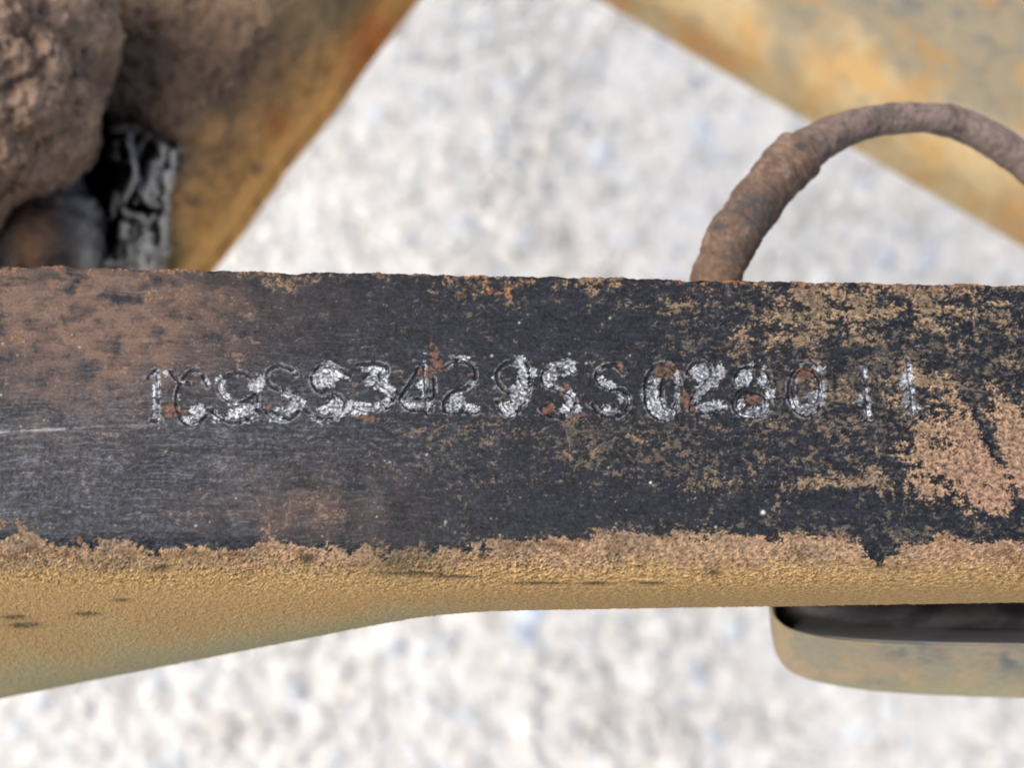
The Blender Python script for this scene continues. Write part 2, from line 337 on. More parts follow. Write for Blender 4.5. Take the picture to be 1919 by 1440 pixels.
# --- the seventeen stamped characters: grooves, chipped bright steel, rust
def Z2(p): return (240 + p[0] * .26055, 620 + p[1] * .26055)
def Z3(p): return (720 + p[0] * .27097, 620 + p[1] * .27097)
def Z4(p): return (1180 + p[0] * .31266, 640 + p[1] * .31266)
def ell(cx, cy, rx, ry, a0=0, a1=360, n=18):
    return [(cx + rx * math.cos(math.radians(a)), cy + ry * math.sin(math.radians(a))) for a in np.linspace(a0, a1, n)]
# (kind, sign, view, grooves, chips (x, y, rx, ry[, turn]), rust spots)
CH = [
 ('digit', '1', Z2, [[(145, 340), (180, 305), (215, 285), (216, 400), (217, 520), (214, 640)], [(170, 650), (210, 655), (240, 645)]],
  [(203, 430, 26, 60), (205, 570, 30, 90), (215, 500, 12, 150), (175, 325, 32, 9, -30), (270, 305, 12, 12)], []),
 ('letter', 'C', Z2, [[(580, 400), (550, 345), (505, 285), (470, 285), (430, 310), (385, 370), (352, 450), (350, 560), (385, 640), (460, 678), (540, 640), (580, 570)], [(305, 295), (340, 340), (385, 375), (440, 383)]],
  [(495, 580, 70, 55, -15), (440, 645, 60, 26, 20), (365, 480, 8, 70), (570, 375, 14, 40, -30), (390, 370, 22, 14), (500, 310, 30, 10)], [(300, 570, 58, 52), (390, 580, 40, 22), (350, 600, 30, 25)]),
 ('digit', '9', Z2, [[(740, 318), (820, 305), (890, 340), (928, 420), (900, 470), (800, 525), (730, 505), (670, 450), (650, 390), (690, 340), (740, 318)], [(928, 420), (938, 500), (915, 590), (840, 655), (740, 660), (660, 615), (600, 580)]],
  [(670, 380, 42, 55, -20), (690, 460, 60, 28, 35), (900, 395, 32, 48), (955, 355, 40, 40), (940, 400, 30, 35), (800, 590, 105, 36, -14), (850, 560, 60, 40), (640, 615, 50, 30, 35), (610, 650, 26, 20), (780, 525, 70, 12, 5), (900, 600, 30, 40), (840, 660, 70, 18, -12), (920, 545, 30, 25)], [(755, 610, 28, 20), (640, 415, 20, 30)]),
 ('letter', 'S', Z2, [[(1218, 320), (1160, 270), (1080, 252), (1010, 290), (1002, 360), (1040, 408), (1130, 438), (1200, 465), (1237, 520), (1222, 590), (1150, 638), (1060, 630), (1000, 590), (965, 540)]],
  [(1150, 460, 66, 22, 20), (1200, 520, 34, 60), (1090, 570, 60, 28), (1150, 575, 50, 30, -20), (1080, 640, 70, 28), (1020, 600, 50, 20, 40), (1190, 300, 28, 10, 40)], [(1000, 560, 26, 24), (1120, 495, 30, 12)]),
 ('letter', 'S', Z2, [[(1600, 315), (1560, 300), (1490, 262), (1430, 250), (1370, 270), (1325, 350), (1365, 430), (1450, 455), (1530, 480), (1562, 545), (1525, 615), (1440, 640), (1350, 620), (1290, 575), (1250, 530)]],
  [(1435, 245, 58, 34), (1400, 340, 85, 70), (1470, 310, 70, 55), (1450, 390, 55, 35), (1430, 460, 60, 25, 10), (1495, 540, 68, 66), (1410, 570, 55, 36), (1350, 640, 60, 22, 30), (1440, 650, 70, 18, -10), (1540, 590, 60, 30, -30), (1590, 540, 45, 40), (1258, 525, 24, 28), (1575, 340, 26, 10, 50)], []),
 ('digit', '3', Z2, [[(1655, 248), (1760, 240), (1850, 250), (1868, 300), (1800, 335), (1700, 345)], [(1790, 370), (1860, 410), (1908, 470), (1880, 540), (1800, 575), (1700, 570), (1630, 545)]],
  [(1745, 280, 90, 28, 5), (1760, 360, 62, 44), (1840, 330, 35, 55), (1850, 410, 48, 50), (1890, 440, 34, 60), (1790, 410, 40, 22), (1690, 550, 95, 42), (1790, 560, 70, 40), (1860, 510, 40, 34), (1640, 590, 60, 22)], [(1660, 615, 50, 16, 12), (1740, 635, 70, 22, 14), (1795, 650, 22, 24), (1840, 505, 22, 14)]),
 ('digit', '4', Z3, [[(240, 262), (190, 350), (112, 475), (200, 482), (345, 470)], [(280, 255), (288, 380), (292, 480), (296, 575)], [(345, 330), (350, 420), (345, 470)], [(112, 475), (180, 545), (330, 545)]],
  [(258, 370, 30, 55), (280, 350, 8, 110), (200, 515, 80, 26, 12), (280, 510, 60, 30), (150, 485, 34, 12), (295, 545, 16, 40), (270, 430, 22, 40), (230, 484, 110, 8, -3)], [(345, 135, 24, 26), (345, 185, 26, 44), (370, 240, 52, 40), (300, 300, 60, 30, -25), (265, 280, 30, 26), (270, 508, 28, 10), (322, 90, 5, 45)]),
 ('digit', '2', Z3, [[(432, 250), (500, 218), (575, 222), (628, 275), (622, 345), (560, 400), (470, 432), (420, 490), (428, 555), (530, 562), (645, 560)]],
  [(545, 193, 55, 22, 10), (500, 490, 62, 62), (480, 530, 56, 36), (590, 535, 62, 28), (610, 370, 12, 34, 30), (450, 250, 22, 9, -30)], [(600, 300, 22, 22), (430, 265, 20, 18), (510, 175, 18, 10)]),
 ('digit', '9', Z3, [[(925, 232), (850, 225), (785, 285), (790, 360), (850, 418), (905, 425)], [(985, 225), (1012, 330), (990, 460), (945, 540), (880, 588), (820, 560), (785, 490)]],
  [(930, 235, 50, 34, 30), (962, 300, 38, 62), (930, 385, 68, 36, -25), (930, 460, 62, 66), (860, 525, 78, 44), (875, 575, 44, 26), (1030, 295, 26, 36), (945, 190, 36, 18), (985, 495, 22, 30), (1000, 400, 10, 60, 10), (745, 320, 12, 10)], [(925, 262, 16, 12)]),
 ('letter', 'S', Z3, [[(1315, 290), (1250, 250), (1150, 262), (1098, 310), (1110, 370), (1190, 402), (1270, 425), (1318, 480), (1310, 545), (1240, 590), (1150, 588), (1085, 545)]],
  [(1170, 232, 42, 24, -20), (1265, 235, 60, 40), (1150, 305, 56, 56), (1240, 300, 54, 15, -15), (1140, 370, 34, 26), (1285, 470, 42, 60), (1245, 545, 40, 44), (1330, 540, 38, 34), (1300, 265, 26, 34), (1200, 400, 30, 12)], [(1250, 410, 42, 40), (1135, 540, 48, 42), (1210, 225, 16, 20), (1330, 580, 40, 12)]),
 ('letter', 'S', Z3, [[(1668, 295), (1595, 242), (1515, 250), (1468, 300), (1488, 360), (1560, 400), (1648, 412), (1694, 465), (1684, 540), (1620, 590), (1540, 592), (1480, 560), (1442, 515)]],
  [(1540, 368, 66, 26, 22), (1490, 330, 22, 26), (1635, 470, 26, 48, -15), (1545, 540, 58, 24, 8), (1480, 260, 26, 16, -30), (1600, 560, 60, 14, -10), (1690, 500, 10, 40)], [(1625, 235, 46, 18, 35), (1640, 270, 30, 12, 35)]),
 ('digit', '0', Z4, [ell(200, 300, 108, 165), ell(243, 300, 52, 112)],
  [(135, 310, 34, 90), (170, 390, 44, 60), (215, 430, 62, 40), (280, 250, 18, 60), (78, 320, 12, 14), (130, 380, 24, 24), (295, 320, 12, 60), (160, 240, 24, 30)], [(215, 175, 66, 48), (270, 190, 36, 40), (180, 190, 36, 40)]),
 ('digit', '2', Z4, [[(348, 195), (390, 128), (455, 130), (492, 195), (450, 260), (390, 318), (362, 395), (385, 428), (480, 425), (570, 405)]],
  [(430, 185, 58, 52), (530, 190, 44, 58, 10), (450, 275, 76, 34, -38), (500, 245, 46, 36, -30), (480, 390, 90, 32, -4), (400, 340, 26, 46, 20)], [(335, 350, 36, 54), (565, 190, 16, 26), (380, 400, 22, 22)]),
 ('digit', '8', Z4, [ell(738, 225, 102, 72), ell(735, 372, 112, 88), ell(735, 372, 88, 66)],
  [(690, 220, 44, 52), (800, 240, 32, 42), (735, 132, 26, 10), (842, 310, 30, 32), (740, 425, 84, 30), (668, 375, 24, 46), (815, 395, 24, 40), (640, 250, 12, 30), (810, 155, 14, 12)], [(735, 355, 46, 30), (780, 345, 20, 16)]),
 ('digit', '0', Z4, [ell(1060, 295, 106, 150), ell(1060, 290, 84, 122)],
  [(1060, 405, 78, 36), (1110, 335, 56, 50), (1030, 140, 20, 12), (1140, 160, 36, 14), (1155, 270, 14, 40), (985, 370, 28, 40), (1150, 340, 16, 60), (980, 240, 12, 20)], [(1066, 392, 36, 26), (1050, 190, 60, 36), (985, 355, 20, 16)]),
 ('digit', '1', Z4, [[(1408, 165), (1414, 250), (1422, 350), (1432, 450)], [(1400, 460), (1430, 468), (1450, 455)]],
  [(1410, 220, 13, 60), (1420, 320, 17, 64), (1430, 410, 22, 50), (1384, 355, 22, 40)], []),
 ('digit', '1', Z4, [[(1662, 110), (1672, 165), (1684, 260), (1694, 350), (1702, 435)], [(1665, 445), (1690, 465), (1720, 448)]],
  [(1678, 220, 18, 70), (1690, 320, 21, 74), (1698, 400, 20, 40), (1642, 240, 26, 60), (1655, 350, 24, 54), (1730, 390, 18, 24)], []),
]
cid = np.full(U.shape, -1)
r0_, r1_ = 70, 230
wob = 1 + 0.38 * n_fine + .25 * n_grit
for k, (knd, sign, zf, grooves, chips, rusts) in enumerate(CH):
    pts = [zf(p) for g_ in grooves for p in g_]
    sc_ = zf((1, 0))[0] - zf((0, 0))[0]
    ulo, uhi = min(p[0] for p in pts) - 28, max(p[0] for p in pts) + 28
    i0, i1 = np.searchsorted(xs, at(ulo, 730, 0)[0]), np.searchsorted(xs, at(uhi, 730, 0)[0])
    sl = (slice(r0_, r1_), slice(i0, i1)); u, v = U[sl], Vv[sl]
    uu, vv = u + 1.3 * n_fine[sl] + 1.0 * n_mid[sl], v + 1.3 * n_grit[sl] - 1.0 * n_mid[sl]
    gd = np.full(u.shape, 1e9)
    for g_ in grooves: gd = np.minimum(gd, polydist(uu, vv, catmull([zf(p) for p in g_], 6)))
    cf = np.full(u.shape, -9.0); rf = np.full(u.shape, -9.0)
    def ellf(e):
        cx, cy = zf(e[:2]); rx, ry = e[2] * sc_, e[3] * sc_; ro = math.radians(e[4] if len(e) > 4 else 0)
        du, dv = u - cx, v - cy; a_ = (du * math.cos(ro) + dv * math.sin(ro)) / rx; b_ = (-du * math.sin(ro) + dv * math.cos(ro)) / ry
        return (1 - np.sqrt(a_ * a_ + b_ * b_)) * min(rx, ry)
    for e in chips: cf = np.maximum(cf, ellf(e))
    for e in rusts: rf = np.maximum(rf, ellf(e))
    nf, ng, nm = n_fine[sl], n_grit[sl], n_mid[sl]
    M = sm(-.8, 1.4, cf + 3.0 * nf + 1.4 * ng + 1.5 * nm - .35)
    R = .88 * sm(-.8, 1.6, rf + 3.6 * nf + 2.0 * nm - .3) * (1 - .7 * M)
    G = np.exp(-(gd / 2.3) ** 2); RIM = np.exp(-((gd - 5.2) / 1.6) ** 2)
    chop = .85 * perlin(Xm[sl] * 1.5, Tm[sl] * 1.7, 91) + .7 * perlin(Xm[sl] * 3.4, Tm[sl] * 3.7, 92) + .35 * nm
    inside = sm(7, 1, gd)
    h[sl] = h[sl] * (1 - .6 * np.maximum(M, G)) - 0.34 * G + 0.07 * RIM - 0.13 * M + M * 0.085 * chop - .05 * R
    bare = M * sm(-.85, .15, chop)
    steel = np.array([.44, .47, .51]) * np.clip(.50 + .52 * chop, .10, 1.2)[..., None]
    c_ = mix(col[sl], np.array([.016, .017, .020]), np.clip(G * .75, 0, 1))  # groove line darkened in colour: black paint left there, also carrying the groove's shade
    c_ = mix(c_, np.array([.20, .21, .225]), np.clip(RIM * sm(-.2, .4, nf + .4 * nm + .15) * .62, 0, 1))
    c_ = mix(c_, np.array([.060, .062, .070]), M * (1 - bare) * .85)
    c_ = mix(c_, steel, bare)
    c_ = mix(c_, mix(np.broadcast_to(A(100, 72, 60), u.shape + (3,)), A(76, 64, 56), sm(-.1, .5, ng + nm)) * np.clip(1 + .7 * nf[..., None], .5, 1.5), R)
    col[sl] = c_
    metal[sl] = np.clip(bare * .75, 0, 1); rough[sl] = rough[sl] * (1 - bare) + bare * .46
    cid[sl] = np.where(np.maximum(np.maximum(M, sm(6.5, 4, gd)), 0) > .45, k, cid[sl])

P = P0 + N * (np.where(hid, 0, h) * MM)[..., None]
Nn = gnormals(P)
if Nn[150, nx // 2, 2] < 0: Nn = -Nn
Vf = P.reshape(-1, 3); Nf = Nn.reshape(-1, 3); Cf = col.reshape(-1, 3); Rf = np.clip(rough, .15, 1).ravel(); Mf = metal.ravel()
Qf = gridq(ny, nx)[:, :, ::-1]
if True:
    q = Qf[150, nx // 2]; a_, b_, c_ = Vf[q[0]], Vf[q[1]], Vf[q[2]]
    if np.cross(b_ - a_, c_ - a_)[2] < 0: Qf = Qf[:, :, ::-1]
fid = np.maximum(np.maximum(cid[:-1, :-1], cid[1:, 1:]), np.maximum(cid[1:, :-1], cid[:-1, 1:]))
rail_mat = surface('worn_painted_steel', 0.45, 0.18, 0.30, 0.17)
Vv_, Qv_, c_, r_, m_, n_ = pick(Vf, Qf[fid < 0], Cf, Rf, Mf, Nf)
rail = mesh_obj('frame_rail', Vv_, Qv_, rail_mat, c_, r_, m_, n_)
tag(rail, 'worn black painted steel rail with a stamped serial number, crossing the whole picture', 'steel rail')
for k, ch in enumerate(CH):
    Vv_, Qv_, c_, r_, m_, n_ = pick(Vf, Qf[fid == k], Cf, Rf, Mf, Nf)
    o = mesh_obj('stamped_' + ch[0], Vv_, Qv_, rail_mat, c_, r_, m_, n_, rail)
    o['label'] = 'stamped %s %s with bare steel showing through the paint' % (ch[0], ch[1])

# ------------------------------------------------------------------ mud coated cable
def tube(name, path, radii, mat, colf, nseg=56, parent=None, lump=0.0, seed=0, rf=0.9):
    n_ = len(path); T = np.gradient(path, axis=0); T /= np.linalg.norm(T, axis=1, keepdims=True)
    ref = np.array([0, 0, 1.0]); B = np.cross(T, ref); B /= np.linalg.norm(B, axis=1, keepdims=True); Nn_ = np.cross(B, T)
    a = np.linspace(0, 2 * math.pi, nseg, endpoint=False)
    d = B[:, None] * np.cos(a)[None, :, None] + Nn_[:, None] * np.sin(a)[None, :, None]
    base = path[:, None] + d * radii[:, None, None]
    hh = lump * (n3(base, 260, seed) + .6 * n3(base, 700, seed + 3))
    Pp = base + d * hh[..., None]
    V_ = np.concatenate([Pp.reshape(-1, 3), path[:1], path[-1:]])
    Q_ = gridq(n_, nseg, True).reshape(-1, 4)
    col_ = colf(base, a); V0 = len(Pp.reshape(-1, 3))
    col_ = np.concatenate([col_.reshape(-1, 3), col_[0, :1], col_[-1, :1]])
    i = np.arange(nseg); j = (i + 1) % nseg
    caps = np.concatenate([np.stack([np.full(nseg, V0), j, i, np.full(nseg, V0)], 1)[:, :3], np.stack([np.full(nseg, V0 + 1), (n_ - 1) * nseg + i, (n_ - 1) * nseg + j], 1)])
    T3 = np.concatenate([Q_[:, [0, 1, 2]], Q_[:, [0, 2, 3]], caps])
    return mesh_obj(name, V_, T3, mat, col_, np.full(len(V_), rf), parent=parent)
mud_mat = surface('dried_mud', 0.6, 0.5, 0.22)
key = [(1330, 640, -34, 34), (1334, 580, -26, 36), (1341, 525, -20, 39), (1355, 487, -18, 40), (1372, 448, -17, 42), (1404, 401, -17, 43), (1437, 356, -17, 43), (1470, 317, -18, 42), (1508, 283, -19, 39), (1560, 252, -20, 34),
       (1612, 233, -21, 30), (1668, 223, -22, 27), (1736, 221, -24, 27), (1792, 230, -27, 28), (1852, 258, -30, 29), (1900, 290, -34, 29), (1950, 330, -38, 29), (2000, 374, -44, 29), (2060, 430, -52, 29)]
ck = catmull(key, 24)
pathc = at(ck[:, 0], ck[:, 1], ck[:, 2] * MM)
dep = np.linalg.norm(pathc - CAM, axis=1)
rc = ck[:, 3] / F * dep
arc = np.linspace(0, 1, len(ck))
def stp(u0, w, amp):      # step where a wrap of tape ends
    return amp * (0.5 + 0.5 * np.tanh((ck[:, 0] - u0) / w))
isw = ck[:, 1] > 0
rc = rc * (1 + .05 * fbm(arc * 22, arc * 0 + 3, 3, 5) + .02 * fbm(arc * 90, arc * 0 + 1, 2, 6))
def cable_col(b_, a):
    n1, n2, n4 = n3(b_, 120, 2), n3(b_, 420, 4), n3(b_, 1100, 6)
    c_ = mix(np.broadcast_to(A(110, 92, 80), b_.shape), A(132, 117, 110), sm(.02, .06, b_[..., 0] - .028 + .012 * n1))
    c_ = mix(c_, A(84, 76, 70), sm(.10, .5, n1 + .5 * n2) * .75)
    return c_ * (1 + .22 * n2 + .2 * n4)[..., None]
cable = tube('cable', pathc, rc, mud_mat, cable_col, 64, lump=0.00013, seed=3)
tag(cable, 'thick cable caked in brown mud looping up from behind the black rail', 'cable')
# wrapped tape over the lower stretch
sel = slice(6, int(24 * 7.9))
pw = pathc[sel]; tw = np.linspace(0, 1, len(pw))
rw = rc[sel] * 1.0 + (0.00022 + 0.00020 * np.sin(tw * 2) + 0.00045 * (tw < .56) + 0.00050 * (tw > .88)) * np.minimum(1, np.minimum(tw, 1 - tw) * 60 + .05)
def wrap_col(b_, a):
    n1, n2, n4 = n3(b_, 150, 12), n3(b_, 500, 14), n3(b_, 1200, 16)
    c_ = mix(np.broadcast_to(A(108, 89, 76), b_.shape), A(130, 109, 93), sm(0, .4, n1))
    uu, vv = proj(b_)
    blk = gz(uu, vv, 1420, 385, 45, 32, 1.0) + gz(uu, vv, 1503, 272, 10, 9, 1.1) + gz(uu, vv, 1390, 470, 40, 24, .5) + gz(uu, vv, 1345, 425, 10, 8, .8)
    c_ = mix(c_, np.array([.045, .043, .045]), sm(.35, .8, blk + .5 * n2 + .25 * n1) * .8)
    return c_ * (1 + .25 * n2 + .22 * n4)[..., None]
wrap = tube('tape_wrap', pw, rw, mud_mat, wrap_col, 72, parent=cable, lump=0.00014, seed=23)
wrap['label'] = 'thicker taped lower stretch with black patches'

# ------------------------------------------------------------------ yellowed beam, upper right
beam_mat = surface('dusty_beam_paint', 0.3, 1.2, 0.15)
zt = -0.175
e0, e1 = at(1134, 0, zt - .028), at(1919, 458, zt - .028)
dirb = (e1 - e0); dirb[2] = 0; dirb /= np.linalg.norm(dirb); nb = np.array([-dirb[1], dirb[0], 0])   # nb points to the upper right
if nb[0] < 0: nb = -nb
e0[2] = 0; sA = np.linspace(-0.5, 0.75, 520)
prof = []
BW = .12
Rb = .018
for q in (-.030, -.028, -.026, -.024, -.022, -.020): prof.append((0, q))
for a in np.linspace(10, 90, 16): prof.append((Rb - Rb * math.cos(math.radians(a)), -Rb + Rb * math.sin(math.radians(a)) ))
for q in np.linspace(Rb, BW, 120)[1:]: prof.append((q, 0))
for q in (-.015, -.03): prof.append((BW, q))
prof.append((0, -.03))
prof = np.array(prof)
Pb = e0 + sA[None, :, None] * dirb + prof[:, 0][:, None, None] * nb; Pb[..., 2] = H + zt + prof[:, 1][:, None]
ub, vb_ = proj(Pb); ed = (np.concatenate([[0], np.cumsum(np.hypot(*np.diff(prof, axis=0).T))])[:, None] - .008 + np.zeros((1, len(sA)))) * 1000; sa = np.broadcast_to(sA * 1000, ed.shape)
m1, m2, m3 = fbm(sa * .035, ed * .035, 4, 101, .6), fbm(sa * .12, ed * .12, 4, 111, .6), fbm(sa * .06, ed * .06, 3, 121)
cb = mix(np.broadcast_to(A(184, 164, 124), Pb.shape), A(142, 134, 112), sm(14, 46, ed + 22 * m1))
cb = mix(cb, A(114, 114, 106), np.clip(sm(.0, .55, m2 + .5 * m1 + sm(30, 100, ed) * .55 - .25), 0, 1) * sm(18, 50, ed))
cb = mix(cb, A(182, 142, 78), np.clip(sm(.12, .6, m3 + .5 * m2 + gz(ub, vb_, 1500, 130, 150, 60, .35) - sm(35, 90, ed) * .5), 0, 1) * .55)
cb = mix(cb, A(176, 120, 54), gz(ub, vb_, 1320, 80, 45, 18, .7, 32) + gz(ub, vb_, 1160, 5, 30, 14, .7) + gz(ub, vb_, 1900, 395, 30, 30, .6))
cb = mix(cb, A(152, 138, 108), sm(.2, .6, fbm(sa * .09 + 7, ed * .09, 4, 131)) * .6)
beam = mesh_obj('frame_beam', Pb.reshape(-1, 3), gridq(*Pb.shape[:2]).reshape(-1, 4)[:, ::-1], beam_mat, cb.reshape(-1, 3), np.full(Pb.shape[0] * Pb.shape[1], .7))
tag(beam, 'blurred yellow and grey dusty steel beam slanting across behind the cable', 'steel beam')

# ------------------------------------------------------------------ muddy gusset, upper left
HOLE = np.array([(150, 180), (175, 191), (202, 208), (245, 209), (285, 231), (307, 253), (338, 262), (350, 290), (345, 325), (322, 350), (318, 397), (326, 451), (314, 520), (250, 600), (0, 600), (-40, 480), (-20, 380), (60, 330), (100, 300), (120, 240.)])
nb_, na_ = 340, 330
bv_ = np.linspace(-260, 640, nb_)[:, None]; aa = np.linspace(0, 1, na_)[None, :]
eu = np.interp(bv_[:, 0], [-300, 0, 100, 190, 300, 350, 440, 505, 660], [1000, 766, 688, 626, 533, 498, 434, 382, 268])[:, None]
ug = -260 + (eu + 260) * aa; vg = bv_ + 0 * aa
rel = (ug - eu)
zg = (-72 - 6 * (1 - sm(-400, -150, rel)) - 44 * sm(-330, 0, rel) ** 1.4 - 26 * sm(-60, 0, rel) ** 2) * MM
edge_fall = np.concatenate([np.zeros(na_)])
Pg = at(ug, vg, zg)
Ng = gnormals(Pg); 
if Ng[100, 100, 2] < 0: Ng = -Ng
gu, gv = Pg[..., 0] * 1000, Pg[..., 1] * 1000
q1, q2, q3 = n3(Pg, 55, 201, 4), n3(Pg, 190, 211, 4), n3(Pg, 650, 221)
cg = mix(np.broadcast_to(A(116, 96, 79), Pg.shape), A(184, 143, 90), sm(-260, -60, rel + 60 * q1 + 0.28 * (vg - 200)))
cg = mix(cg, A(212, 158, 82), sm(-100, -10, rel + 26 * q1) * .75)
cg = mix(cg, A(140, 124, 92), np.clip(gz(ug, vg, 590, 20, 60, 45, .8), 0, 1))
cg = mix(cg, A(186, 104, 34), np.clip(gz(ug, vg, 690, 75, 22, 52, 1.0, 35) + gz(ug, vg, 520, 235, 18, 28, .45), 0, .9))
cg = mix(cg, A(84, 66, 52), np.clip(gz(ug, vg, 293, 55, 11, 14, 1.0) + gz(ug, vg, 482, 318, 8, 9, .9) + gz(ug, vg, 362, 378, 12, 9, .7) + gz(ug, vg, 375, 325, 6, 8, .6) + gz(ug, vg, 420, 280, 25, 20, .35), 0, .9))
cg = cg * (1 + .26 * q2 + .24 * q3 + .15 * q1)[..., None]
hdist = polydist(ug, vg, np.concatenate([HOLE, HOLE[:1]]))
inh = inpoly(ug + 5 * q2, vg + 5 * q3, HOLE)
cg = mix(cg, A(64, 60, 58), sm(26, 3, hdist + 8 * q2) * .55 * sm(420, 300, ug))
cg = mix(cg, A(110, 112, 70), gz(ug, vg, 335, 480, 14, 40, .5))
mudz = sm(-150, -330, rel + 60 * q1)
hg = (.5 * q1 + .45 * q2 + .25 * q3) * (1 + 2.2 * mudz) * sm(0, -60, rel) - 1.2 * sm(18, 0, hdist) - .9 * (gz(ug, vg, 293, 55, 10, 13) + gz(ug, vg, 482, 318, 7, 8))
Pg2 = Pg + Ng * (hg * MM)[..., None]
under = Pg - Ng * .006; under[:, -1] = Pg[:, -1] - np.array([0, 0, .007])
nv = nb_ * na_
Qg = gridq(nb_, na_); keep = ~(inh[:-1, :-1] & inh[1:, 1:])
Qt = Qg[keep][:, ::-1]; Qu = Qg[keep] + nv
i_ = np.arange(nv).reshape(nb_, na_)[:, -1]; Qe = np.stack([i_[:-1], i_[1:], i_[1:] + nv, i_[:-1] + nv], 1)
gus_mat = surface('mud_stained_steel', 0.5, 0.8, 0.2)
gus = mesh_obj('gusset_plate', np.concatenate([Pg2.reshape(-1, 3), under.reshape(-1, 3)]), np.concatenate([Qt, Qu, Qe]), gus_mat, np.concatenate([cg.reshape(-1, 3)] * 2), np.full(2 * nv, .9))
tag(gus, 'brown mud stained steel gusset with a ragged greasy opening in it', 'gusset plate')

# greasy packing in the opening: dark pocket with ash grey ridges
def O(p): return (p[0] * .361, p[1] * .361)
ngu, ngv = 300, 300
uo, vo_ = np.meshgrid(np.linspace(-60, 385, ngu), np.linspace(150, 620, ngv))
w1, w2 = fbm(uo * .016, vo_ * .012, 3, 301), fbm(uo * .05, vo_ * .03, 3, 311)
uw, vw = uo + 10 * w1 + 3 * w2, vo_ + 14 * fbm(uo * .016 + 9, vo_ * .012, 3, 321)
RID = [([(590, 740), (600, 860)], 9), ([(670, 700), (690, 820), (700, 930), (640, 1040)], 9), ([(850, 790), (830, 900), (790, 1010)], 13), ([(900, 800), (870, 960), (870, 1090)], 11), ([(760, 760), (720, 830), (640, 880)], 7),
       ([(600, 1030), (640, 1090), (700, 1120), (800, 1110)], 9), ([(585, 1050), (575, 1110), (530, 1160)], 10), ([(700, 930), (790, 1000), (870, 1080)], 10), ([(660, 1180), (640, 1280), (560, 1350), (450, 1370)], 18),
       ([(760, 1180), (720, 1280), (660, 1360)], 24), ([(840, 1140), (830, 1270), (820, 1380)], 18), ([(560, 1360), (700, 1390), (850, 1330)], 16), ([(560, 640), (620, 660), (700, 690)], 8), ([(740, 1000), (690, 1060)], 6), ([(940, 750), (930, 860)], 8)]
rd = np.full(uo.shape, 0.0)
for pl, w_ in RID: rd = np.maximum(rd, (1 - .35 * (w_ < 9)) * np.exp(-(polydist(uw, vw, catmull([O(p) for p in pl], 5)) / (w_ * 1.1)) ** 2))
rd = np.maximum(rd, np.clip(1.3 * gz(uw, vw, *O((735, 1290)), 38, 34), 0, 1))
pit = gz(uo, vo_, *O((480, 820)), 28, 66, 1.1) + gz(uo, vo_, *O((510, 1240)), 26, 30, 1.1) + gz(uo, vo_, *O((440, 1000)), 18, 40, .8)
relo = uo - np.interp(vo_, [-300, 0, 100, 190, 300, 350, 440, 505, 660], [1000, 766, 688, 626, 533, 498, 434, 382, 268])
hz = -66 - 6 * (1 - sm(-400, -150, relo)) - 44 * sm(-330, 0, relo) ** 1.4 - 26 * sm(-60, 0, relo) ** 2 - 17 + 15 * rd * (1 + .3 * w2) - 30 * np.clip(pit, 0, 1) - 6 * sm(280, 180, vo_)
Po = at(uo, vo_, hz * MM)
gc = mix(np.broadcast_to(np.array([.010, .010, .011]), Po.shape), np.array([.50, .50, .48]), sm(.18, 1.2, rd + .12 * w2 + .3 * w1 - .6 * pit) * .9)
gc = mix(gc, np.array([.14, .12, .06]), gz(uo, vo_, 300, 490, 16, 20, .5))
pock = mesh_obj('grease_packing', Po.reshape(-1, 3), gridq(ngv, ngu).reshape(-1, 4), surface('old_grease', .4, .8, .15), gc.reshape(-1, 3), np.full(ngu * ngv, .5))
tag(pock, 'black old grease with ash grey strands packed in the gusset opening', 'grease')

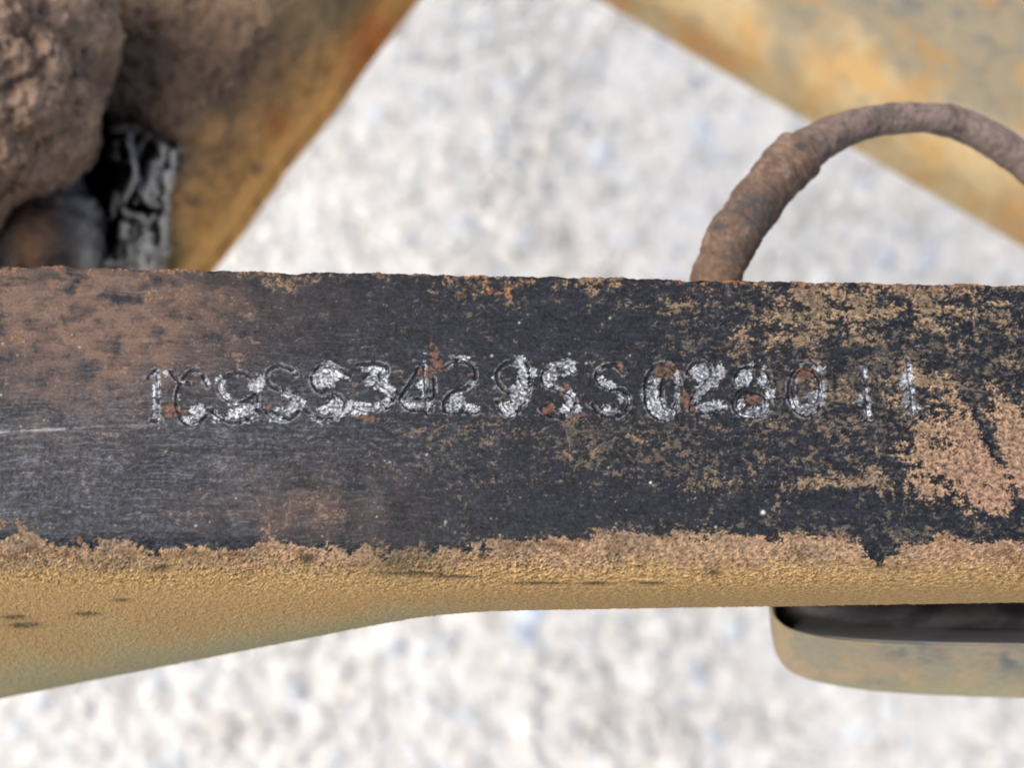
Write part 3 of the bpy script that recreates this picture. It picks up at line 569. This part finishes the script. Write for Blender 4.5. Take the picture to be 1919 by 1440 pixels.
# ------------------------------------------------------------------ lumps of dried mud and grease
def clod(name, cu, cv, z, outline, rz, mat, colf, lump, cell, sub=6, seed=0, rf=.95, sites=None):
    """rounded clod whose outline is given as (angle, px) pairs"""
    bm = bmesh.new(); bmesh.ops.create_icosphere(bm, subdivisions=sub, radius=1.0)
    D_ = np.array([v.co[:] for v in bm.verts]); F_ = np.array([[v.index for v in f.verts] for f in bm.faces]); bm.free()
    azm = np.degrees(np.arctan2(D_[:, 1], D_[:, 0])) % 360
    an = np.array([o[0] for o in outline] + [outline[0][0] + 360]); ra = np.array([o[1] for o in outline] + [outline[0][1]])
    c3 = at(cu, cv, z); dpt = np.linalg.norm(c3 - CAM)
    rr = np.interp((azm - an[0]) % 360 + an[0], an, ra) / F * dpt
    base = c3 + np.stack([D_[:, 0] * rr, D_[:, 1] * rr, D_[:, 2] * rz], -1)
    rs = np.random.default_rng(seed); pts = c3 + rs.uniform(-1, 1, (260, 3)) * np.array([ra.max() / F * dpt, ra.max() / F * dpt, rz])
    wp = base + .004 * np.stack([n3(base, 90, seed + 1), n3(base, 90, seed + 2), n3(base, 90, seed + 3)], -1)
    d2 = np.sqrt(((wp[:, None] - pts[None]) ** 2).sum(-1)) if len(base) < 12000 else np.concatenate([np.sqrt(((w_[:, None] - pts[None]) ** 2).sum(-1)) for w_ in np.array_split(wp, 12)])
    d2 = np.partition(d2, 1, 1)[:, :2]; f1 = d2[:, 0] / cell; f21 = (d2[:, 1] - d2[:, 0]) / cell
    big = n3(base, 52, seed + 11)
    hh = lump * (1.0 * np.clip(1 - f1 ** 2, -.3, 1) + .45 * np.minimum(f21 * 2.2, .5) + 1.1 * big + .22 * n3(base, 300, seed + 12) + .07 * n3(base, 900, seed + 13))
    if sites:
        uu, vv = proj(base); uu = uu + 9 * n3(base, 130, seed + 21); vv = vv + 9 * n3(base, 130, seed + 22)
        bmp = np.zeros(len(base))
        for (a_, b_, r_) in sites: bmp = np.maximum(bmp, np.sqrt(np.clip(1 - ((uu - a_) ** 2 + (vv - b_) ** 2) / r_ ** 2, 0, 1)) * (r_ / 60) ** .6)
        hh = hh * .40 + .0015 * (.5 - np.abs(n3(base, 210, seed + 31, 4))) + .0007 * n3(base, 420, seed + 33, 4) + .0006 * n3(base, 800, seed + 32) + .0058 * bmp * sm(-.3, .2, D_[:, 2])
    Pc = base + D_ * hh[:, None]
    return mesh_obj(name, Pc, F_, mat, colf(base, f21, big), np.full(len(Pc), rf))
def mudcol(b_, f21, big):
    a1, a2 = n3(b_, 200, 31), n3(b_, 800, 33)
    c_ = mix(np.broadcast_to(A(134, 114, 98), b_.shape), A(164, 142, 122), sm(-.1, .5, big + .4 * a1))
    c_ = mix(c_, A(104, 84, 72), sm(.1, .5, a1 - big * .3) * .6)
    return c_ * (1 + .2 * a1 + .2 * a2)[..., None]
# angle measured from +u towards the top of the picture
clodo = clod('mud_nest', 10, 130, -.052, [(0, 128), (12, 160), (21, 172), (45, 220), (90, 270), (150, 320), (180, 320), (220, 310), (250, 310), (268, 285), (276, 226), (299, 196), (315, 182), (338, 158), (352, 122)], .030, mud_mat, mudcol, .0036, .0150, sub=7, seed=4, sites=[(15, 18, 62), (98, 40, 62), (158, 62, 44), (150, 118, 40), (85, 112, 46), (64, 190, 66), (22, 116, 46), (143, 182, 46), (108, 246, 54), (18, 275, 56), (72, 300, 52), (138, 275, 40), (48, 365, 50), (0, 205, 48), (10, 440, 50), (-60, 120, 80), (-60, 300, 80), (60, -50, 60), (150, -30, 60)])
tag(clodo, 'lumpy grey brown clod of dried mud stuck at the picture corner above the rail', 'mud clod')
def grcol(b_, f21, big):
    uu, vv = proj(b_); a1 = n3(b_, 160, 61)
    c_ = mix(np.broadcast_to(np.array([.012, .014, .019]), b_.shape), A(100, 76, 60), np.clip(gz(uu, vv, 60, 455, 24, 46, 1.1) + .3 * a1 * 0, 0, 1))
    c_ = mix(c_, np.array([.20, .20, .195]), np.clip(gz(uu, vv, 143, 425, 12, 70, 1.0) + gz(uu, vv, 108, 370, 14, 24, .7) + gz(uu, vv, 135, 480, 20, 40, .5), 0, 1) * (.75 + .4 * a1).clip(0, 1))
    return c_ * (1 + .25 * a1)[..., None]
gl = clod('grease_lump', 70, 450, -.082, [(0, 88), (12, 70), (25, 92), (40, 84), (52, 118), (62, 100), (78, 122), (92, 104), (115, 104), (150, 80), (180, 76), (230, 100), (270, 130), (320, 100)], .016, bpy.data.materials['old_grease'], grcol, .0034, .009, sub=6, seed=9, rf=.6)
tag(gl, 'dark greasy lump with a rusty brown face beneath the mud clod', 'grease lump')

# ------------------------------------------------------------------ sleeve with dark tube, lower right
slv_mat = surface('dusty_grey_paint', .3, .8, .12)
def rrect(pts): return catmull(pts, 14, True)
rim = np.array([12, 0]) + rrect([(1452, 1010), (1433, 1090), (1431, 1134), (1439, 1162), (1476, 1187), (1570, 1205), (1720, 1213), (1919, 1217), (2150, 1219), (2330, 1214), (2400, 1190), (2420, 1140), (2415, 1050), (2400, 860), (2300, 800), (1919, 790), (1600, 795), (1490, 830), (1455, 900)])
low = np.array([8, 0]) + rrect([(1460, 1020), (1441, 1110), (1440, 1190), (1453, 1236), (1490, 1267), (1575, 1288), (1700, 1301), (1919, 1309), (2150, 1311), (2320, 1305), (2390, 1270), (2410, 1190), (2405, 1080), (2390, 880), (2290, 815), (1919, 805), (1600, 810), (1500, 845), (1462, 910)])
zr, zl = -.046, -.066
Rm, Lw = at(rim[:, 0], rim[:, 1], zr), at(low[:, 0], low[:, 1], zl)
cen = Rm.mean(0)
def inset(P_, d): 
    t_ = np.roll(P_, -1, 0) - np.roll(P_, 1, 0); nn = np.stack([-t_[:, 1], t_[:, 0], 0 * t_[:, 0]], 1); nn /= np.linalg.norm(nn, axis=1, keepdims=True)
    sgn = np.sign(((cen - P_) * nn).sum(1).mean()); return P_ + nn * d * sgn
dz = lambda P_, d: P_ + np.array([0, 0, d])
rings = [inset(Rm * .15 + Lw * .85, .0012), inset(Rm * .9 + Lw * .1, .0009), inset(Rm, .0007), dz(inset(Rm, .0004), .0003), dz(inset(Rm, .0001), .0001)]
for t in np.linspace(0, 1, 44): rings.append(Rm * (1 - t) + Lw * t - np.array([0, 0, .0006]) + (Lw - cen) / np.linalg.norm(Lw - cen, axis=1, keepdims=True) * .0002 * math.sin(math.pi * t))
rings += [dz(inset(Lw, .0006), -.0015), dz(inset(Lw, .002), -.0024), dz(inset(Lw, .004), -.0024), dz(inset(Lw, .004), .004)]
Ps = np.stack(rings); us_, vs_ = proj(Ps)
sp1, sp2 = fbm(us_ * .012, vs_ * .018, 4, 401, .6), fbm(us_ * .04, vs_ * .05, 4, 411, .6)
cs = mix(np.broadcast_to(A(154, 148, 124), Ps.shape), A(172, 153, 120), sm(-.15, .6, sp1 + .6 * sp2 + gz(us_, vs_, 1590, 1260, 90, 20, .25) + gz(us_, vs_, 1820, 1250, 60, 30, .2)))
cs = mix(cs, A(104, 110, 112), np.clip(gz(us_, vs_, 1890, 1240, 30, 22, 1.0) + gz(us_, vs_, 1720, 1225, 50, 16, .9) + gz(us_, vs_, 1640, 1285, 20, 8, .5) + gz(us_, vs_, 1700, 1290, 40, 8, .4), 0, 1) * np.clip(.75 + 1.3 * sp2, 0, 1))
cs = mix(cs, A(164, 160, 120), sm(1275, 1300, vs_) * .6)
sleeve = mesh_obj('pipe_sleeve', Ps.reshape(-1, 3), gridq(*Ps.shape[:2], True).reshape(-1, 4), slv_mat, cs.reshape(-1, 3), np.full(Ps.shape[0] * Ps.shape[1], .75))
tag(sleeve, 'dusty grey round cornered steel sleeve below the right end of the rail', 'steel sleeve')
inn = np.array([6, 0]) + rrect([(1486, 1010), (1479, 1080), (1480, 1108), (1493, 1136), (1532, 1157), (1620, 1170), (1740, 1177), (1919, 1181), (2150, 1183), (2310, 1178), (2370, 1155), (2385, 1110), (2375, 1030), (2360, 880), (2280, 830), (1919, 822), (1620, 826), (1520, 850), (1488, 910)])
In = at(inn[:, 0], inn[:, 1], -.043)
ri = [dz(In, -.022), dz(In, -.006)] + [dz(inset(In, .0025 * (1 - math.cos(math.radians(a)))), -.0025 + .0025 * math.sin(math.radians(a))) for a in np.linspace(0, 90, 9)] + [dz(inset(In, .004), -.0002), dz(inset(In, .006), -.0022), dz(inset(In, .010), -.0035)]
ri.append(np.repeat(cen[None] * 0 + ri[-1].mean(0)[None], len(In), 0))
Pi = np.stack(ri); ui, vi = proj(Pi); si = fbm(ui * .015, vi * .03, 4, 501)
ci = np.broadcast_to(np.array([.022, .020, .020]), Pi.shape) * (1 + .5 * si[..., None]); ci = mix(ci, np.array([.10, .088, .085]), np.clip(gz(ui, vi, 1500, 1140, 70, 14, .8) + .12 * sm(0, .4, si), 0, 1))  # rubber tone, with the lit left corner painted in as a paler patch
inner = mesh_obj('inner_tube', Pi.reshape(-1, 3), gridq(*Pi.shape[:2], True).reshape(-1, 4), surface('black_rubber', .2, .6, .15, .15), ci.reshape(-1, 3), np.full(Pi.shape[0] * Pi.shape[1], .6), parent=sleeve)
